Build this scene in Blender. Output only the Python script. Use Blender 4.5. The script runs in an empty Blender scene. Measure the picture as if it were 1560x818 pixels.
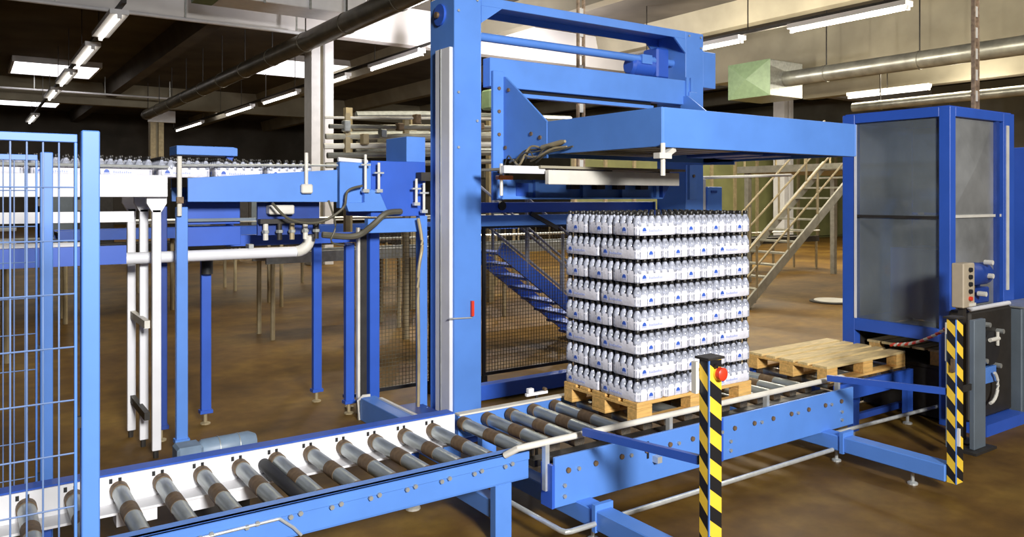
import bpy, bmesh, math, random
from mathutils import Vector, Matrix
random.seed(7)
S = bpy.context.scene
C = S.collection
PI = math.pi

# ------------------------------------------------------------------ camera
# world X = along the pallet conveyor, world Y = across it (away), Z up
FPX, W, HH = 1200.0, 1560.0, 818.0
va = math.hypot(1735, FPX)
fwd = Vector((FPX / va, 1735 / va, 0))
cam = bpy.data.cameras.new('camera')
cam.sensor_fit = 'HORIZONTAL'; cam.sensor_width = 36.0
cam.lens = 36.0 * FPX / W
cam.shift_y = -(HH / 2 - 300.0) / W
cam.clip_end = 300
co = bpy.data.objects.new('camera', cam); C.objects.link(co)
co.location = (0, 0, 2.05)
co.rotation_euler = fwd.to_track_quat('-Z', 'Y').to_euler()
S.camera = co

# ------------------------------------------------------------------ light
S.view_settings.view_transform = 'Standard'
S.view_settings.look = 'None'
S.view_settings.gamma = 1
S.view_settings.use_curve_mapping = False
S.view_settings.exposure = 0.0
wd = bpy.data.worlds.new('hall_ambient'); S.world = wd; wd.use_nodes = True
wd.node_tree.nodes['Background'].inputs[0].default_value = (0.93, 0.96, 1.0, 1)
wd.node_tree.nodes['Background'].inputs[1].default_value = 0.09

def area(name, loc, target, sx, sy, power, col=(1, 1, 1)):
    l = bpy.data.lights.new(name, 'AREA'); l.shape = 'RECTANGLE'
    l.size = sx; l.size_y = sy; l.energy = power; l.color = col
    o = bpy.data.objects.new(name, l); C.objects.link(o)
    o.location = loc
    o.rotation_euler = (Vector(target) - Vector(loc)).to_track_quat('-Z', 'Y').to_euler()
    return o
key = area('flash_key', (0.2, -6.5, 5.2), (3.0, 6.0, 2.4), 1.6, 1.6, 740, (1.0, 0.98, 0.95))  # unseen flash-like key light added behind the camera; no hall lamp hangs there
key.data.spread = math.radians(100)
# fluorescent rows of the hall, shining down
for i, (x, y, ly, p) in enumerate([(3.05, 36, 20, 220), (11.3, 33, 24, 800), (18, 13, 12, 800), (26, 16, 14, 800)]):
    area('row_and_fill_lamp', (x, y, 6.3), (x, y, 0), 0.3, ly, p, (1.0, 0.90, 0.68))
def bulb(loc, power, r=.15, col=(1.0, .92, .76)):
    l = bpy.data.lights.new('tube_and_fill_glow', 'POINT'); l.energy = power; l.shadow_soft_size = r; l.color = col
    o = bpy.data.objects.new('tube_and_fill_glow', l); C.objects.link(o); o.location = loc
for y in (7.5, 10.5, 13.5, 16.5): bulb((18.0, y, 6.1), 330)
for y in (8, 13): bulb((27.0, y, 5.6), 330)
for x, y in ((11.5, 20.8), (16.5, 20.5)): bulb((x, y, 6.2), 520, col=(1, .96, .97))  # point lights added to brighten the white lintel
area('row_and_fill_lamp', (6.0, 11.5, 6.2), (6.0, 11.5, 0), 6, 0.6, 260, (1.0, 0.90, 0.68))  # fill lamp without a fixture, added to brighten the left mid floor
area('row_and_fill_lamp', (11.0, 8.0, 6.2), (11.0, 8.0, 0), 0.6, 4, 360, (1.0, 0.93, 0.78))  # another added fill, lifts the floor behind the loaded pallet
area('row_and_fill_lamp', (10.0, 1.5, 6.2), (9.5, 3.5, 0), 0.6, 6, 110, (1.0, 0.97, 0.93))

# ------------------------------------------------------------------ materials
def nd(t, k, **kw):
    n = t.nodes.new(k)
    for a, b in kw.items(): setattr(n, a, b)
    return n
MATS = {}
def mat(name, col, rough=.5, metal=0.0, var=.12, scale=8.0, bump=0.0, bscale=60.0, col2=None, spec=.5, emit=0, trans=0.0, alpha=1.0, stretch=None):
    m = bpy.data.materials.new(name); m.use_nodes = True
    t = m.node_tree; b = t.nodes['Principled BSDF']
    c2 = col2 or tuple(max(0, c * (1 - var * 2)) for c in col)
    tc = nd(t, 'ShaderNodeTexCoord')
    src = tc.outputs['Object']
    if stretch:
        mp = nd(t, 'ShaderNodeMapping'); mp.inputs['Scale'].default_value = stretch
        t.links.new(src, mp.inputs[0]); src = mp.outputs[0]
    nz = nd(t, 'ShaderNodeTexNoise'); nz.inputs['Scale'].default_value = scale; nz.inputs['Detail'].default_value = 5
    t.links.new(src, nz.inputs['Vector'])
    rp = nd(t, 'ShaderNodeValToRGB')
    rp.color_ramp.elements[0].position = .35; rp.color_ramp.elements[1].position = .65
    rp.color_ramp.elements[0].color = (*c2, 1); rp.color_ramp.elements[1].color = (*col, 1)
    t.links.new(nz.outputs[0], rp.inputs[0]); t.links.new(rp.outputs[0], b.inputs['Base Color'])
    b.inputs['Roughness'].default_value = rough; b.inputs['Metallic'].default_value = metal
    b.inputs['Specular IOR Level'].default_value = spec
    if trans: b.inputs['Transmission Weight'].default_value = trans
    if alpha < 1: b.inputs['Alpha'].default_value = alpha
    if emit:
        t.links.new(rp.outputs[0], b.inputs['Emission Color']); b.inputs['Emission Strength'].default_value = emit
    if bump:
        n2 = nd(t, 'ShaderNodeTexNoise'); n2.inputs['Scale'].default_value = bscale
        t.links.new(src, n2.inputs['Vector'])
        bp = nd(t, 'ShaderNodeBump'); bp.inputs['Strength'].default_value = bump; bp.inputs['Distance'].default_value = .01
        t.links.new(n2.outputs[0], bp.inputs['Height']); t.links.new(bp.outputs[0], b.inputs['Normal'])
    MATS[name] = m
    return m
blue = mat('blue_paint', (.105, .268, .735), .42, var=.05, scale=3)
dblue = mat('deep_blue_paint', (.034, .115, .56), .4, var=.06, scale=3)
navy = mat('navy_blue_paint', (.02, .06, .30), .4, var=.08)
white = mat('white_paint', (.83, .83, .86), .45, var=.04, scale=4)
cream = mat('cream_paint', (.74, .71, .63), .5, var=.06)
steel = mat('galvanised_steel', (.50, .52, .50), .38, .55, var=.12, scale=14)
bright = mat('bright_steel', (.68, .70, .68), .3, .5, var=.08, scale=20)
roller_m = mat('roller_steel', (.46, .50, .49), .35, .6, var=.16, scale=26, stretch=(1, .2, 1))
rust = mat('rust_band', (.20, .13, .07), .6, .2, var=.2, scale=30)
dark = mat('black_rubber', (.018, .018, .02), .6, var=.1)
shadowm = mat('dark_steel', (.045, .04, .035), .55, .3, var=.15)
wood = mat('pallet_wood', (.80, .48, .15), .7, var=.14, scale=6, stretch=(1, 8, 8), bump=.2)
woodpale = mat('pallet_wood_pale', (.80, .60, .28), .72, var=.16, scale=6, stretch=(1, 8, 8), bump=.2)
film = mat('white_printed_film', (.86, .85, .93), .28, var=.05, scale=30, bump=.25, bscale=40)
bottle_m = mat('clear_pet_bottle', (.54, .57, .68), .10, var=.3, scale=40, spec=.8)
cap_m = mat('bottle_cap', (.022, .02, .018), .4, var=.15, scale=40)
logo_m = mat('blue_print', (.05, .13, .55), .4, var=.05)
logo2_m = mat('pale_blue_print', (.42, .48, .78), .4, var=.05)
yellow = mat('hazard_yellow', (.90, .60, .05), .45, var=.05)
black = mat('hazard_black', (.012, .012, .014), .45, var=.05)
red = mat('red_plastic', (.75, .05, .02), .35, var=.05)
orange = mat('orange_plastic', (.80, .22, .03), .4, var=.05)
beige = mat('control_box_beige', (.50, .42, .30), .45, var=.06)
greyblue = mat('grey_sheet', (.17, .21, .25), .45, .2, var=.1, scale=3)
pole_m = mat('tan_pole', (.42, .34, .20), .5, .2, var=.12)
rustbar = mat('rusty_perforated_bar', (.50, .36, .24), .55, .2, var=.25, scale=18)
hose_m = mat('rubber_hose', (.10, .09, .06), .5, var=.1)
greenm = mat('green_duct_unit', (.20, .29, .16), .5, var=.08)
ductm = mat('zinc_duct', (.36, .36, .32), .36, .6, var=.18, scale=3)
ductdark = mat('brown_duct', (.16, .14, .10), .4, .4, var=.2, scale=2)
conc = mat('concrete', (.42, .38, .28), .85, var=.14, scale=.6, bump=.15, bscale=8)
conc_shade = mat('shaded_concrete', (.12, .103, .082), .9, var=.2, scale=.5, bump=.15, bscale=8)  # concrete darkened so the colour carries the shade of the unlit roof
whiteconc = mat('white_lintel', (.80, .78, .78), .8, var=.05, scale=.5)
olive = mat('olive_partition', (.24, .25, .10), .7, var=.15, scale=1)
tube_m = mat('fluorescent_tube', (1, .95, .84), .4, var=.0, emit=5.0)
panel_m = mat('roof_light', (1, .96, .97), .4, var=.0, emit=3.0)
meshm = mat('wire_mesh', (.10, .085, .05), .5, .3, var=.1)
wirem = mat('fence_wire_blue', (.17, .28, .56), .45, var=.2, scale=5)
sheetm = mat('mirror_sheet', (.62, .63, .62), .3, .55, var=.25, scale=1.6)
glassm = mat('smoked_pane', (.27, .31, .33), .06, .0, var=.2, scale=1.4, spec=.9, alpha=.42)
stairm = mat('stair_steel', (.46, .44, .36), .5, .3, var=.12)

def floor_mat():
    m = bpy.data.materials.new('stained_concrete_floor'); m.use_nodes = True
    t = m.node_tree; b = t.nodes['Principled BSDF']
    tc = nd(t, 'ShaderNodeTexCoord')
    n1 = nd(t, 'ShaderNodeTexNoise'); n1.inputs['Scale'].default_value = .7; n1.inputs['Detail'].default_value = 8; n1.inputs['Roughness'].default_value = .65
    n2 = nd(t, 'ShaderNodeTexNoise'); n2.inputs['Scale'].default_value = 6; n2.inputs['Detail'].default_value = 6
    for n in (n1, n2): t.links.new(tc.outputs['Object'], n.inputs['Vector'])
    r1 = nd(t, 'ShaderNodeValToRGB'); e = r1.color_ramp.elements
    e[0].position = .27; e[0].color = (.060, .031, .007, 1)
    e[1].position = .74; e[1].color = (.275, .172, .032, 1)
    k = e.new(.5); k.color = (.155, .084, .016, 1)
    t.links.new(n1.outputs[0], r1.inputs[0])
    mx = nd(t, 'ShaderNodeMix', data_type='RGBA', blend_type='MULTIPLY'); mx.inputs[0].default_value = .55
    r2 = nd(t, 'ShaderNodeValToRGB'); r2.color_ramp.elements[0].position = .3; r2.color_ramp.elements[0].color = (.55, .5, .45, 1)
    r2.color_ramp.elements[1].position = .7; r2.color_ramp.elements[1].color = (1.1, 1.05, 1, 1)
    t.links.new(n2.outputs[0], r2.inputs[0])
    t.links.new(r1.outputs[0], mx.inputs[6]); t.links.new(r2.outputs[0], mx.inputs[7])
    t.links.new(mx.outputs[2], b.inputs['Base Color'])
    b.inputs['Roughness'].default_value = .55; b.inputs['Specular IOR Level'].default_value = .18
    bp = nd(t, 'ShaderNodeBump'); bp.inputs['Strength'].default_value = .08
    t.links.new(n2.outputs[0], bp.inputs['Height']); t.links.new(bp.outputs[0], b.inputs['Normal'])
    return m
floorm = floor_mat()

# ------------------------------------------------------------------ mesh helpers
class MB:
    def __init__(s): s.v = []; s.f = []; s.mi = []
    def add(s, v, f, mi=0):
        o = len(s.v); s.v += [tuple(p) for p in v]
        s.f += [tuple(i + o for i in q) for q in f]; s.mi += [mi] * len(f); return s
    def box(s, x0, x1, y0, y1, z0, z1, mi=0):
        v = [(x, y, z) for z in (z0, z1) for y in (y0, y1) for x in (x0, x1)]
        return s.add(v, [(0, 2, 3, 1), (4, 5, 7, 6), (0, 1, 5, 4), (2, 6, 7, 3), (0, 4, 6, 2), (1, 3, 7, 5)], mi)
    def tube(s, pts, r, n=8, mi=0, cap=True):
        pts = [Vector(p) for p in pts]; rings = []
        for i, p in enumerate(pts):
            d = (pts[min(i + 1, len(pts) - 1)] - pts[max(i - 1, 0)]).normalized()
            u = d.cross(Vector((0, 0, 1)))
            if u.length < 1e-4: u = Vector((1, 0, 0))
            u.normalize(); w = u.cross(d)
            rr = r[i] if isinstance(r, (list, tuple)) else r
            rings.append([p + (u * math.cos(a) + w * math.sin(a)) * rr for a in (2 * PI * k / n for k in range(n))])
        v = [q for g in rings for q in g]; f = []
        for i in range(len(rings) - 1):
            for k in range(n):
                a, b2 = i * n + k, i * n + (k + 1) % n
                f.append((a, a + n, b2 + n, b2))
        if cap: f.append(tuple(range(n))); f.append(tuple(reversed(range((len(rings) - 1) * n, len(rings) * n))))
        return s.add(v, f, mi)
    def prism(s, poly, axis, a0, a1, mi=0):
        # poly: 2-D points in the two remaining axes (cyclic order x,y,z without axis)
        def P(q, a):
            return {'x': (a, q[0], q[1]), 'y': (q[0], a, q[1]), 'z': (q[0], q[1], a)}[axis]
        n = len(poly)
        v = [P(q, a0) for q in poly] + [P(q, a1) for q in poly]
        f = [tuple(range(n)), tuple(range(2 * n - 1, n - 1, -1))]
        f += [(i, i + n, (i + 1) % n + n, (i + 1) % n) for i in range(n)]
        return s.add(v, f, mi)
    def lathe(s, prof, n=12, c=(0, 0, 0), mi=0):
        v = []; f = []
        for r, z in prof:
            v += [(c[0] + r * math.cos(2 * PI * k / n), c[1] + r * math.sin(2 * PI * k / n), c[2] + z) for k in range(n)]
        for i in range(len(prof) - 1):
            for k in range(n):
                a, b2 = i * n + k, i * n + (k + 1) % n
                f.append((a, b2, b2 + n, a + n))
        f.append(tuple(range(n - 1, -1, -1))); f.append(tuple(range((len(prof) - 1) * n, len(prof) * n)))
        return s.add(v, f, mi)
    def beam(s, p0, p1, w, h, mi=0):
        # rectangular bar between two points, w sideways (horizontal), h upward
        p0, p1 = Vector(p0), Vector(p1); d = (p1 - p0).normalized()
        u = d.cross(Vector((0, 0, 1)))
        if u.length < 1e-4: u = Vector((1, 0, 0))
        u.normalize(); k = u.cross(d)
        v = []
        for p in (p0, p1):
            for a, b2 in ((-1, -1), (1, -1), (1, 1), (-1, 1)): v.append(p + u * a * w / 2 + k * b2 * h / 2)
        return s.add(v, [(0, 1, 2, 3), (7, 6, 5, 4), (0, 4, 5, 1), (1, 5, 6, 2), (2, 6, 7, 3), (3, 7, 4, 0)], mi)

def mesh_of(name, mb, mats, base=(0, 0, 0), smooth=False):
    me = bpy.data.meshes.new(name)
    me.from_pydata([(x - base[0], y - base[1], z - base[2]) for x, y, z in mb.v], [], mb.f)
    bm = bmesh.new(); bm.from_mesh(me); bmesh.ops.recalc_face_normals(bm, faces=bm.faces)
    bm.to_mesh(me); bm.free()
    for m in (mats if isinstance(mats, (list, tuple)) else [mats]): me.materials.append(m)
    if len(mb.mi) == len(me.polygons):
        me.polygons.foreach_set('material_index', mb.mi)
    if smooth:
        me.polygons.foreach_set('use_smooth', [True] * len(me.polygons))
        me.set_sharp_from_angle(angle=math.radians(40))
    return me
def obj(name, mb, mats, parent=None, bevel=0, smooth=False, kind=None, label=None):
    base = (0, 0, 0)
    p = parent
    while p is not None:
        base = tuple(base[i] + p.location[i] for i in range(3)); p = p.parent
    o = bpy.data.objects.new(name, mesh_of(name, mb, mats, base, smooth)); C.objects.link(o)
    o.parent = parent
    if bevel:
        b = o.modifiers.new('bevel', 'BEVEL'); b.width = bevel; b.segments = 1; b.limit_method = 'ANGLE'
    if kind: o['kind'] = kind
    if label: o['label'] = label
    return o
def inst(name, me, loc, parent=None, rot=(0, 0, 0)):
    o = bpy.data.objects.new(name, me); C.objects.link(o); o.parent = parent
    base = (0, 0, 0); p = parent
    while p is not None:
        base = tuple(base[i] + p.location[i] for i in range(3)); p = p.parent
    o.location = tuple(loc[i] - base[i] for i in range(3)); o.rotation_euler = rot
    return o
def tag(o, label, cat, group=None):
    o['label'] = label; o['category'] = cat
    if group: o['group'] = group
    return o
def thing(name, label, cat, loc=(0, 0, 0), group=None):
    o = bpy.data.objects.new(name, None); C.objects.link(o); o.location = loc; o.empty_display_size = .1
    return tag(o, label, cat, group)
def struct(name, mb, m, parent=None, **k):
    o = obj(name, mb, m, parent, **k)
    o['kind'] = 'structure' if parent is None else o.get('kind', 'structure')
    return o
def copy_tree(o, parent=None):
    c = o.copy(); C.objects.link(c); c.parent = parent
    for ch in o.children: copy_tree(ch, c)
    return c

# ------------------------------------------------------------------ the hall
struct('floor', MB().box(-25, 45, -12, 66, -.2, 0), floorm)
struct('ceiling', MB().box(-25, 45, -12, 66, 8.2, 8.5), conc_shade)
struct('wall_back', MB().box(-25, 45, 65, 65.4, 0, 8.2), conc_shade)
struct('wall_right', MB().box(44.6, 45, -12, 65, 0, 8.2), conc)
struct('wall_left', MB().box(-25, -24.6, -12, 65, 0, 8.2), conc_shade)
# cross beams (along X) and ribs (along Y)
n = 0
for y in (23.0, 47.5):
    struct('trim_%d' % (n + 1), MB().box(-24.6, 44.6, y, y + .5, 7.0, 8.2), whiteconc if y < 30 else conc); n += 1
for x in [-12.5, -5, -.6, 6.4, 14.6, 20.2, 25.6, 31, 36.5]:
    poly = [(x - .22, 7.45), (x + .22, 7.45), (x + .40, 8.2), (x - .40, 8.2)]
    for y0, y1 in ((-12, 23), (23.5, 47.5), (48, 65)):
        struct('trim_%d' % (n + 1), MB().prism(poly, 'y', y0, y1), conc if x > 13 else conc_shade); n += 1  # left ribs have the shade in their colour, right ribs are plain concrete
# deep lit girder over the right bay
struct('trim_%d' % (n + 1), MB().box(24.2, 24.7, -12, 22.9, 6.5, 8.2), conc); n += 1
struct('trim_%d' % (n + 1), MB().box(28.5, 29.0, -12, 20.0, 6.1, 8.2), conc); n += 1
# columns
for (x, y) in ((8.45, 22.75), (8.35, 47.3), (31, 22.75)):
    t = thing('roof_column', 'pale grooved column carrying the white lintel' if (x < 20 and y < 30) else ('slim tan column with white bracket at the end of the long duct' if x < 20 else 'tall column beside the olive partition'), 'column', (x + .35, y + .3, 0))
    mb = MB().box(x, x + .28, y, y + .6, 0, 6.99).box(x + .42, x + .7, y, y + .6, 0, 6.99)
    obj('flange', mb, white if y < 30 else pole_m, t, bevel=.01)
    obj('web', MB().box(x + .28, x + .42, y + .12, y + .48, 0, 6.99), conc, t)
    if y > 40 and x < 20:
        obj('bracket', MB().box(x - .15, x + 1.25, y - .25, y - .005, 6.2, 6.85), white, t)

# olive partition wall behind the stairs, made of boards between posts
t = struct('wall_partition', MB().box(19.5, 40, 24.0, 24.15, 0, 4.6), olive)
for i in range(13):
    obj('panel', MB().box(19.55 + i * 1.57, 19.55 + i * 1.57 + 1.45, 23.9, 24.0, .1, 4.5), olive, t)
for i in range(14):
    obj('post', MB().box(19.42 + i * 1.57, 19.55 + i * 1.57, 23.8, 24.0, 0, 4.7), pole_m, t)

def strip_light(x, y0, y1, z, label, group, w=.26, th=.12, hang=False):
    t = thing('strip_light', label, 'lamp', (x, (y0 + y1) / 2, z), group)
    obj('housing', MB().box(x - w / 2, x + w / 2, y0, y1, z, z + th), white, t)
    obj('tube', MB().tube([(x, y0 + .05, z - .045), (x, y1 - .05, z - .045)], .05, 8), tube_m, t, smooth=True)
    if hang: obj('hanger', MB().box(x - .012, x + .012, (y0 + y1) / 2 - .012, (y0 + y1) / 2 + .012, z + th, 8.2), shadowm, t)
    for yy in (y0 + .03, y1 - .03):
        obj('end_cap', MB().box(x - .05, x + .05, yy - .03, yy + .03, z - .1, z), white, t)
G = 'fluorescent strip lights of the bay %s'
NTHL = ['first', 'second', 'third', 'fourth', 'fifth']
for k, (y0, y1) in enumerate(((21.2, 24.6), (26.1, 30), (32, 35.7), (37.7, 41.2), (50, 55))):
    strip_light(3.05, y0, y1, 6.5, 'fluorescent strip light left of the long brown duct, %s from the white lintel' % NTHL[k], G % 'left of the brown duct', .42)
for k, (y0, y1) in enumerate(((21.5, 25.2), (27.2, 31), (32.5, 37.2), (39, 43.6), (49, 56))):
    strip_light(11.5, y0, y1, 6.5, 'fluorescent strip light right of the long brown duct, %s from the white lintel' % NTHL[k], G % 'right of the brown duct')
for y0, y1, lb in ((9.8, 13.0, 'long double fluorescent strip light above the table of the gantry'), (14.6, 18.2, 'short fluorescent strip light behind the top of the far gantry column')):
    strip_light(18.0, y0, y1, 6.5, lb, None, .34)
strip_light(21.5, 19.5, 23.0, 5.2, 'small fluorescent strip light below the green ended duct', None, hang=True)
strip_light(27.0, 14.0, 17.0, 5.8, 'fluorescent strip light between the two right girders', None, hang=True)
for k, (x, y0, y1) in enumerate(((3.05, 20.5, 56), (11.5, 20.5, 57), (18.0, 6, 19))):
    t = thing('cable_trunking', ['dark cable trunking over the strip lights left of the brown duct', 'dark cable trunking over the strip lights right of the brown duct', 'cable trunking over the double strip light'][k], 'trunking', (x, y0, 6.62))
    obj('channel', MB().box(x - .05, x + .05, y0, y1, 6.625, 6.72), shadowm, t)
    yy = y0 + .4
    while yy < y1:
        obj('hanger', MB().box(x - .012, x + .012, yy - .012, yy + .012, 6.72, 8.2), shadowm, t); yy += 4
for k, (x0, x1, y0, y1) in enumerate(((1.7, 5.0, 40.5, 44.5), (11.2, 14.6, 33.5, 38.0), (1.2, 4.8, 56, 60), (12.0, 16, 53, 57))):
    t = thing('roof_light', ['bright white roof light crossing the left strip light row', 'bright white roof light beside the grooved column', 'distant white roof light over the blue fence', 'distant white roof light beside the slim tan column'][k], 'roof light', ((x0 + x1) / 2, (y0 + y1) / 2, 7.9))
    obj('pane', MB().box(x0, x1, y0, y1, 7.98, 8.0), panel_m, t)
    fr = MB()
    fr.box(x0 - .1, x0, y0 - .1, y1 + .1, 7.95, 8.2).box(x1, x1 + .1, y0 - .1, y1 + .1, 7.95, 8.2)
    fr.box(x0, x1, y0 - .1, y0, 7.95, 8.2).box(x0, x1, y1, y1 + .1, 7.95, 8.2)
    obj('frame', fr, white, t)

# ducts
def duct(name, x, y0, y1, z, r, m, label):
    t = thing(name, label, 'duct', (x, (y0 + y1) / 2, z))
    obj('pipe', MB().tube([(x, y0, z), (x, y1, z)], r, 20), m, t, smooth=True)
    y = y0 + 1
    while y < y1:
        obj('flange', MB().tube([(x, y - .03, z), (x, y + .03, z)], r * 1.06, 20), m, t, smooth=True)
        obj('hanger', MB().box(x - .015, x + .015, y - .015, y + .015, z + r, 8.2), shadowm, t)
        y += 3.0
    return t
duct('air_duct', 8.0, 9, 46.5, 6.5, .27, ductdark, 'long brown round duct running to the slim tan column')
t = duct('air_duct', 22.6, 5, 16.5, 6.0, .26, ductm, 'shiny round zinc duct ending in a green square unit')
u = obj('end_unit', MB().box(21.7, 23.5, 16.5, 18.2, 5.4, 6.6), steel, t, bevel=.02)
mb = MB()
mb.add([(21.7, 16.46, 5.4), (21.7, 18.2, 5.4), (21.7, 18.2, 6.6), (21.7, 16.46, 6.6), (21.5, 17.3, 6.0)], [(0, 1, 4), (1, 2, 4), (2, 3, 4), (3, 0, 4), (0, 3, 2, 1)])
obj('green_end', mb, greenm, t)
duct('air_duct', 25.7, 2, 16, 5.2, .16, ductm, 'thin zinc pipe running above the tall blue cabinet')
# flat cross duct under the lintel at the top, with green end
t = thing('supply_duct', 'pale rectangular duct with a green end hanging before the white lintel', 'duct', (7.2, 20.4, 7.0))
obj('body', MB().box(5.2, 9.0, 20.0, 21.2, 7.0, 7.9), white, t, bevel=.02)
obj('green_end', MB().box(4.7, 5.2, 20.0, 21.2, 7.0, 7.9), greenm, t)
for x in (6.2, 7.4, 8.4):
    obj('seam', MB().box(x - .03, x + .03, 19.97, 20.0, 6.97, 7.9), steel, t)
obj('hanger', MB().box(6.9, 7.0, 20.5, 20.6, 7.9, 8.2), shadowm, t)

# hanging perforated bars
def hangbar(x, y, z0, label):
    t = thing('perforated_hanger', label, 'hanger', (x, y, z0))
    mb = MB()
    for s in (-1, 1): mb.box(x + s * .045 - .012, x + s * .045 + .012, y - .02, y + .02, z0, 8.2)
    obj('side_rail', mb, rustbar, t)
    z = z0
    mb = MB()
    while z < 8.1:
        mb.box(x - .035, x + .035, y - .012, y + .012, z, z + .12); z += .24
    obj('rungs', mb, cream, t, kind='stuff')
hangbar(6.4, 7.72, 2.4, 'rusty perforated hanger bar seen behind the gantry beam')
hangbar(9.45, 4.38, 2.9, 'rusty perforated hanger bar above the tall blue cabinet')

# ------------------------------------------------------------------ rollers
ZR = .4975
RL = 0.80
mb = MB().tube([(0, 0, 0), (0, RL, 0)], .043, 20)
roller_me = mesh_of('roller', mb, roller_m, smooth=True)
band_me = mesh_of('rust_band', MB().tube([(0, .33, 0), (0, .47, 0)], .0445, 20), rust, smooth=True)
coll_me = mesh_of('end_collar', MB().tube([(0, .735, 0), (0, .80, 0)], .0475, 20), rust, smooth=True)
end_me = mesh_of('end_band', MB().tube([(0, .0, 0), (0, .07, 0)], .0447, 20), rust, smooth=True)
def rollers(t, xs, y0, z, darkset=()):
    for x in xs:
        r = inst('roller', roller_me, (x, y0, z), t)
        for nm, me in (('rust_band', band_me), ('end_collar', coll_me), ('end_band', end_me)):
            o = bpy.data.objects.new(nm, me); C.objects.link(o); o.parent = r
bolt_me = mesh_of('bolt', MB().tube([(0, 0, 0), (0, -.012, 0)], .017, 8), rust, smooth=True)
nut_me = mesh_of('bolt', MB().tube([(0, 0, 0), (0, -.014, 0)], .013, 6), steel)

# conveyor 1 (feeding in from the fence)
t = thing('roller_conveyor', 'blue roller conveyor with white inner rail, passing between the two fence posts', 'conveyor', (1.0, 4.3, 0))
X0, X1 = -1.3, 2.80
fr = obj('far_rail', MB().box(X0, X1, 4.80, 4.86, .385, .535).box(X0, X1, 4.755, 4.86, .535, .545), dblue, t, bevel=.003)
obj('rail_liner', MB().box(X0, X1, 4.752, 4.80, .385, .534), white, fr)
obj('lower_flange', MB().box(X0, X1, 4.60, 4.80, .372, .385), white, fr)
mb = MB(); x = X0 + .08
while x < X1 - .05:
    for dx in (-.075, -.03):
        mb.box(x + dx - .008, x + dx + .008, 4.747, 4.753, .495, .520)
    x += .215
obj('slots', mb, black, fr, kind='stuff')
nb = obj('near_rail', MB().box(X0, X1, 3.87, 3.90, .35, .52).box(X0, X1, 3.87, 3.955, .508, .52).box(X0, X1, 3.87, 3.94, .345, .357), blue, t, bevel=.003)
obj('fold_strip', MB().box(X0, X1, 3.862, 3.87, .462, .51), blue, nb, bevel=.002)
xs = [.246 + .2155 * i - .215 * 6 for i in range(18)]
xs = [x for x in xs if X0 + .05 < x < X1 - .02]
rollers(t, xs, 3.955, .455)
obj('drive_shaft', MB().tube([(1.47, 3.955, .44), (1.47, 4.755, .44)], .036, 16), dark, t, smooth=True)
for x in xs:
    inst('bolt', nut_me, (x, 3.862, .455), nb)
    inst('bolt', nut_me, (x + .05, 3.862, .462), nb)
for (x, y) in ((2.56, 3.87), (-.7, 3.87)):
    obj('leg', MB().box(x, x + .115, y, y + .06, .0, .345), blue, t, bevel=.003)
for (x, y) in ((2.38, 4.60), (.3, 4.70)):
    lg = obj('leg', MB().box(x, x + .06, y, y + .06, .12, .38), dblue, t, bevel=.003)
    obj('levelling_foot', MB().tube([(x + .03, y + .03, .0), (x + .03, y + .03, .12)], .012, 8).lathe([(.05, 0), (.05, .012), (.02, .03)], 12, (x + .03, y + .03, 0)), cream, lg)
obj('cross_beam', MB().box(2.57, 2.66, 3.935, 4.66, .13, .24), blue, t, bevel=.004)
obj('cross_beam', MB().box(-.69, -.6, 3.93, 4.8, .13, .24), blue, t, bevel=.004)
for x in (.75, 1.05, 1.33):
    obj('chain_guard', MB().box(x - .10, x + .10, 4.62, 4.745, .30, .372), white, t)
obj('cable_bar', MB().tube([(-.4, 3.855, .44), (1.26, 3.855, .46), (1.27, 3.855, .46), (1.34, 3.855, .40), (1.38, 3.855, .352)], .008, 8), bright, t, smooth=True)

# drive motor lying behind the far rail
t = thing('gear_motor', 'small pale blue gear motor lying behind the white conveyor rail', 'motor', (1.35, 5.05, 0))
obj('body', MB().tube([(1.16, 5.03, .50), (1.18, 5.03, .50), (1.46, 5.03, .505), (1.50, 5.03, .505)], [.055, .07, .07, .05], 16), mat('pale_blue_motor', (.20, .28, .38), .45), t, smooth=True)
obj('gearbox', MB().box(1.02, 1.17, 4.94, 5.10, .40, .56), MATS['pale_blue_motor'], t, bevel=.015)
obj('stand', MB().box(1.05, 1.45, 4.97, 5.10, 0, .43), shadowm, t)
for k in range(2):
    obj('fin', MB().tube([(1.27 + k * .12, 5.03, .50), (1.275 + k * .12, 5.03, .50)], .076, 16), steel, t, smooth=True)

# conveyor 2 (carries the loaded pallet)
t = thing('roller_conveyor', 'blue roller conveyor with deep bolted side panel under the loaded pallet', 'conveyor', (4.4, 4.2, 0))
X0, X1 = 2.86, 5.93
pn = obj('side_panel', MB().box(X0, X1, 3.69, 3.71, .205, .505).box(X0, X1, 3.71, 3.76, .205, .22), blue, t, bevel=.003)
obj('end_plate', MB().box(X0 - .02, X0, 3.69, 3.80, .205, .46), dblue, pn)
x = X0 + .10; k = 0
while x < X1 - .05:
    if not 3.85 < x < 3.95:
        inst('bolt', bolt_me, (x, 3.69, .415), pn)
        if k % 2 == 0: inst('bolt', nut_me, (x + .08, 3.69, .41), pn)
    x += .215; k += 1
for x in (2.93, 4.28, 4.42, 5.76):
    inst('bolt', nut_me, (x, 3.69, .33), pn); inst('bolt', nut_me, (x, 3.69, .265), pn)
obj('panel_joint', MB().box(4.33, 4.345, 3.685, 3.69, .205, .505), dblue, pn)
obj('cable_slot', MB().box(3.61, 3.625, 3.684, 3.69, .36, .47), black, pn)
fr = obj('far_rail', MB().box(X0, X1, 4.80, 4.85, .34, .50), blue, t, bevel=.003)
obj('rail_lip', MB().box(X0, X1, 4.785, 4.85, .50, .512), cream, fr)
xs = [2.881 + .2045 * i for i in range(15)]
rollers(t, xs, 3.98, .452)
obj('bearing_rail', MB().box(X0, X1, 3.90, 3.98, .39, .43), shadowm, t)
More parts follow.
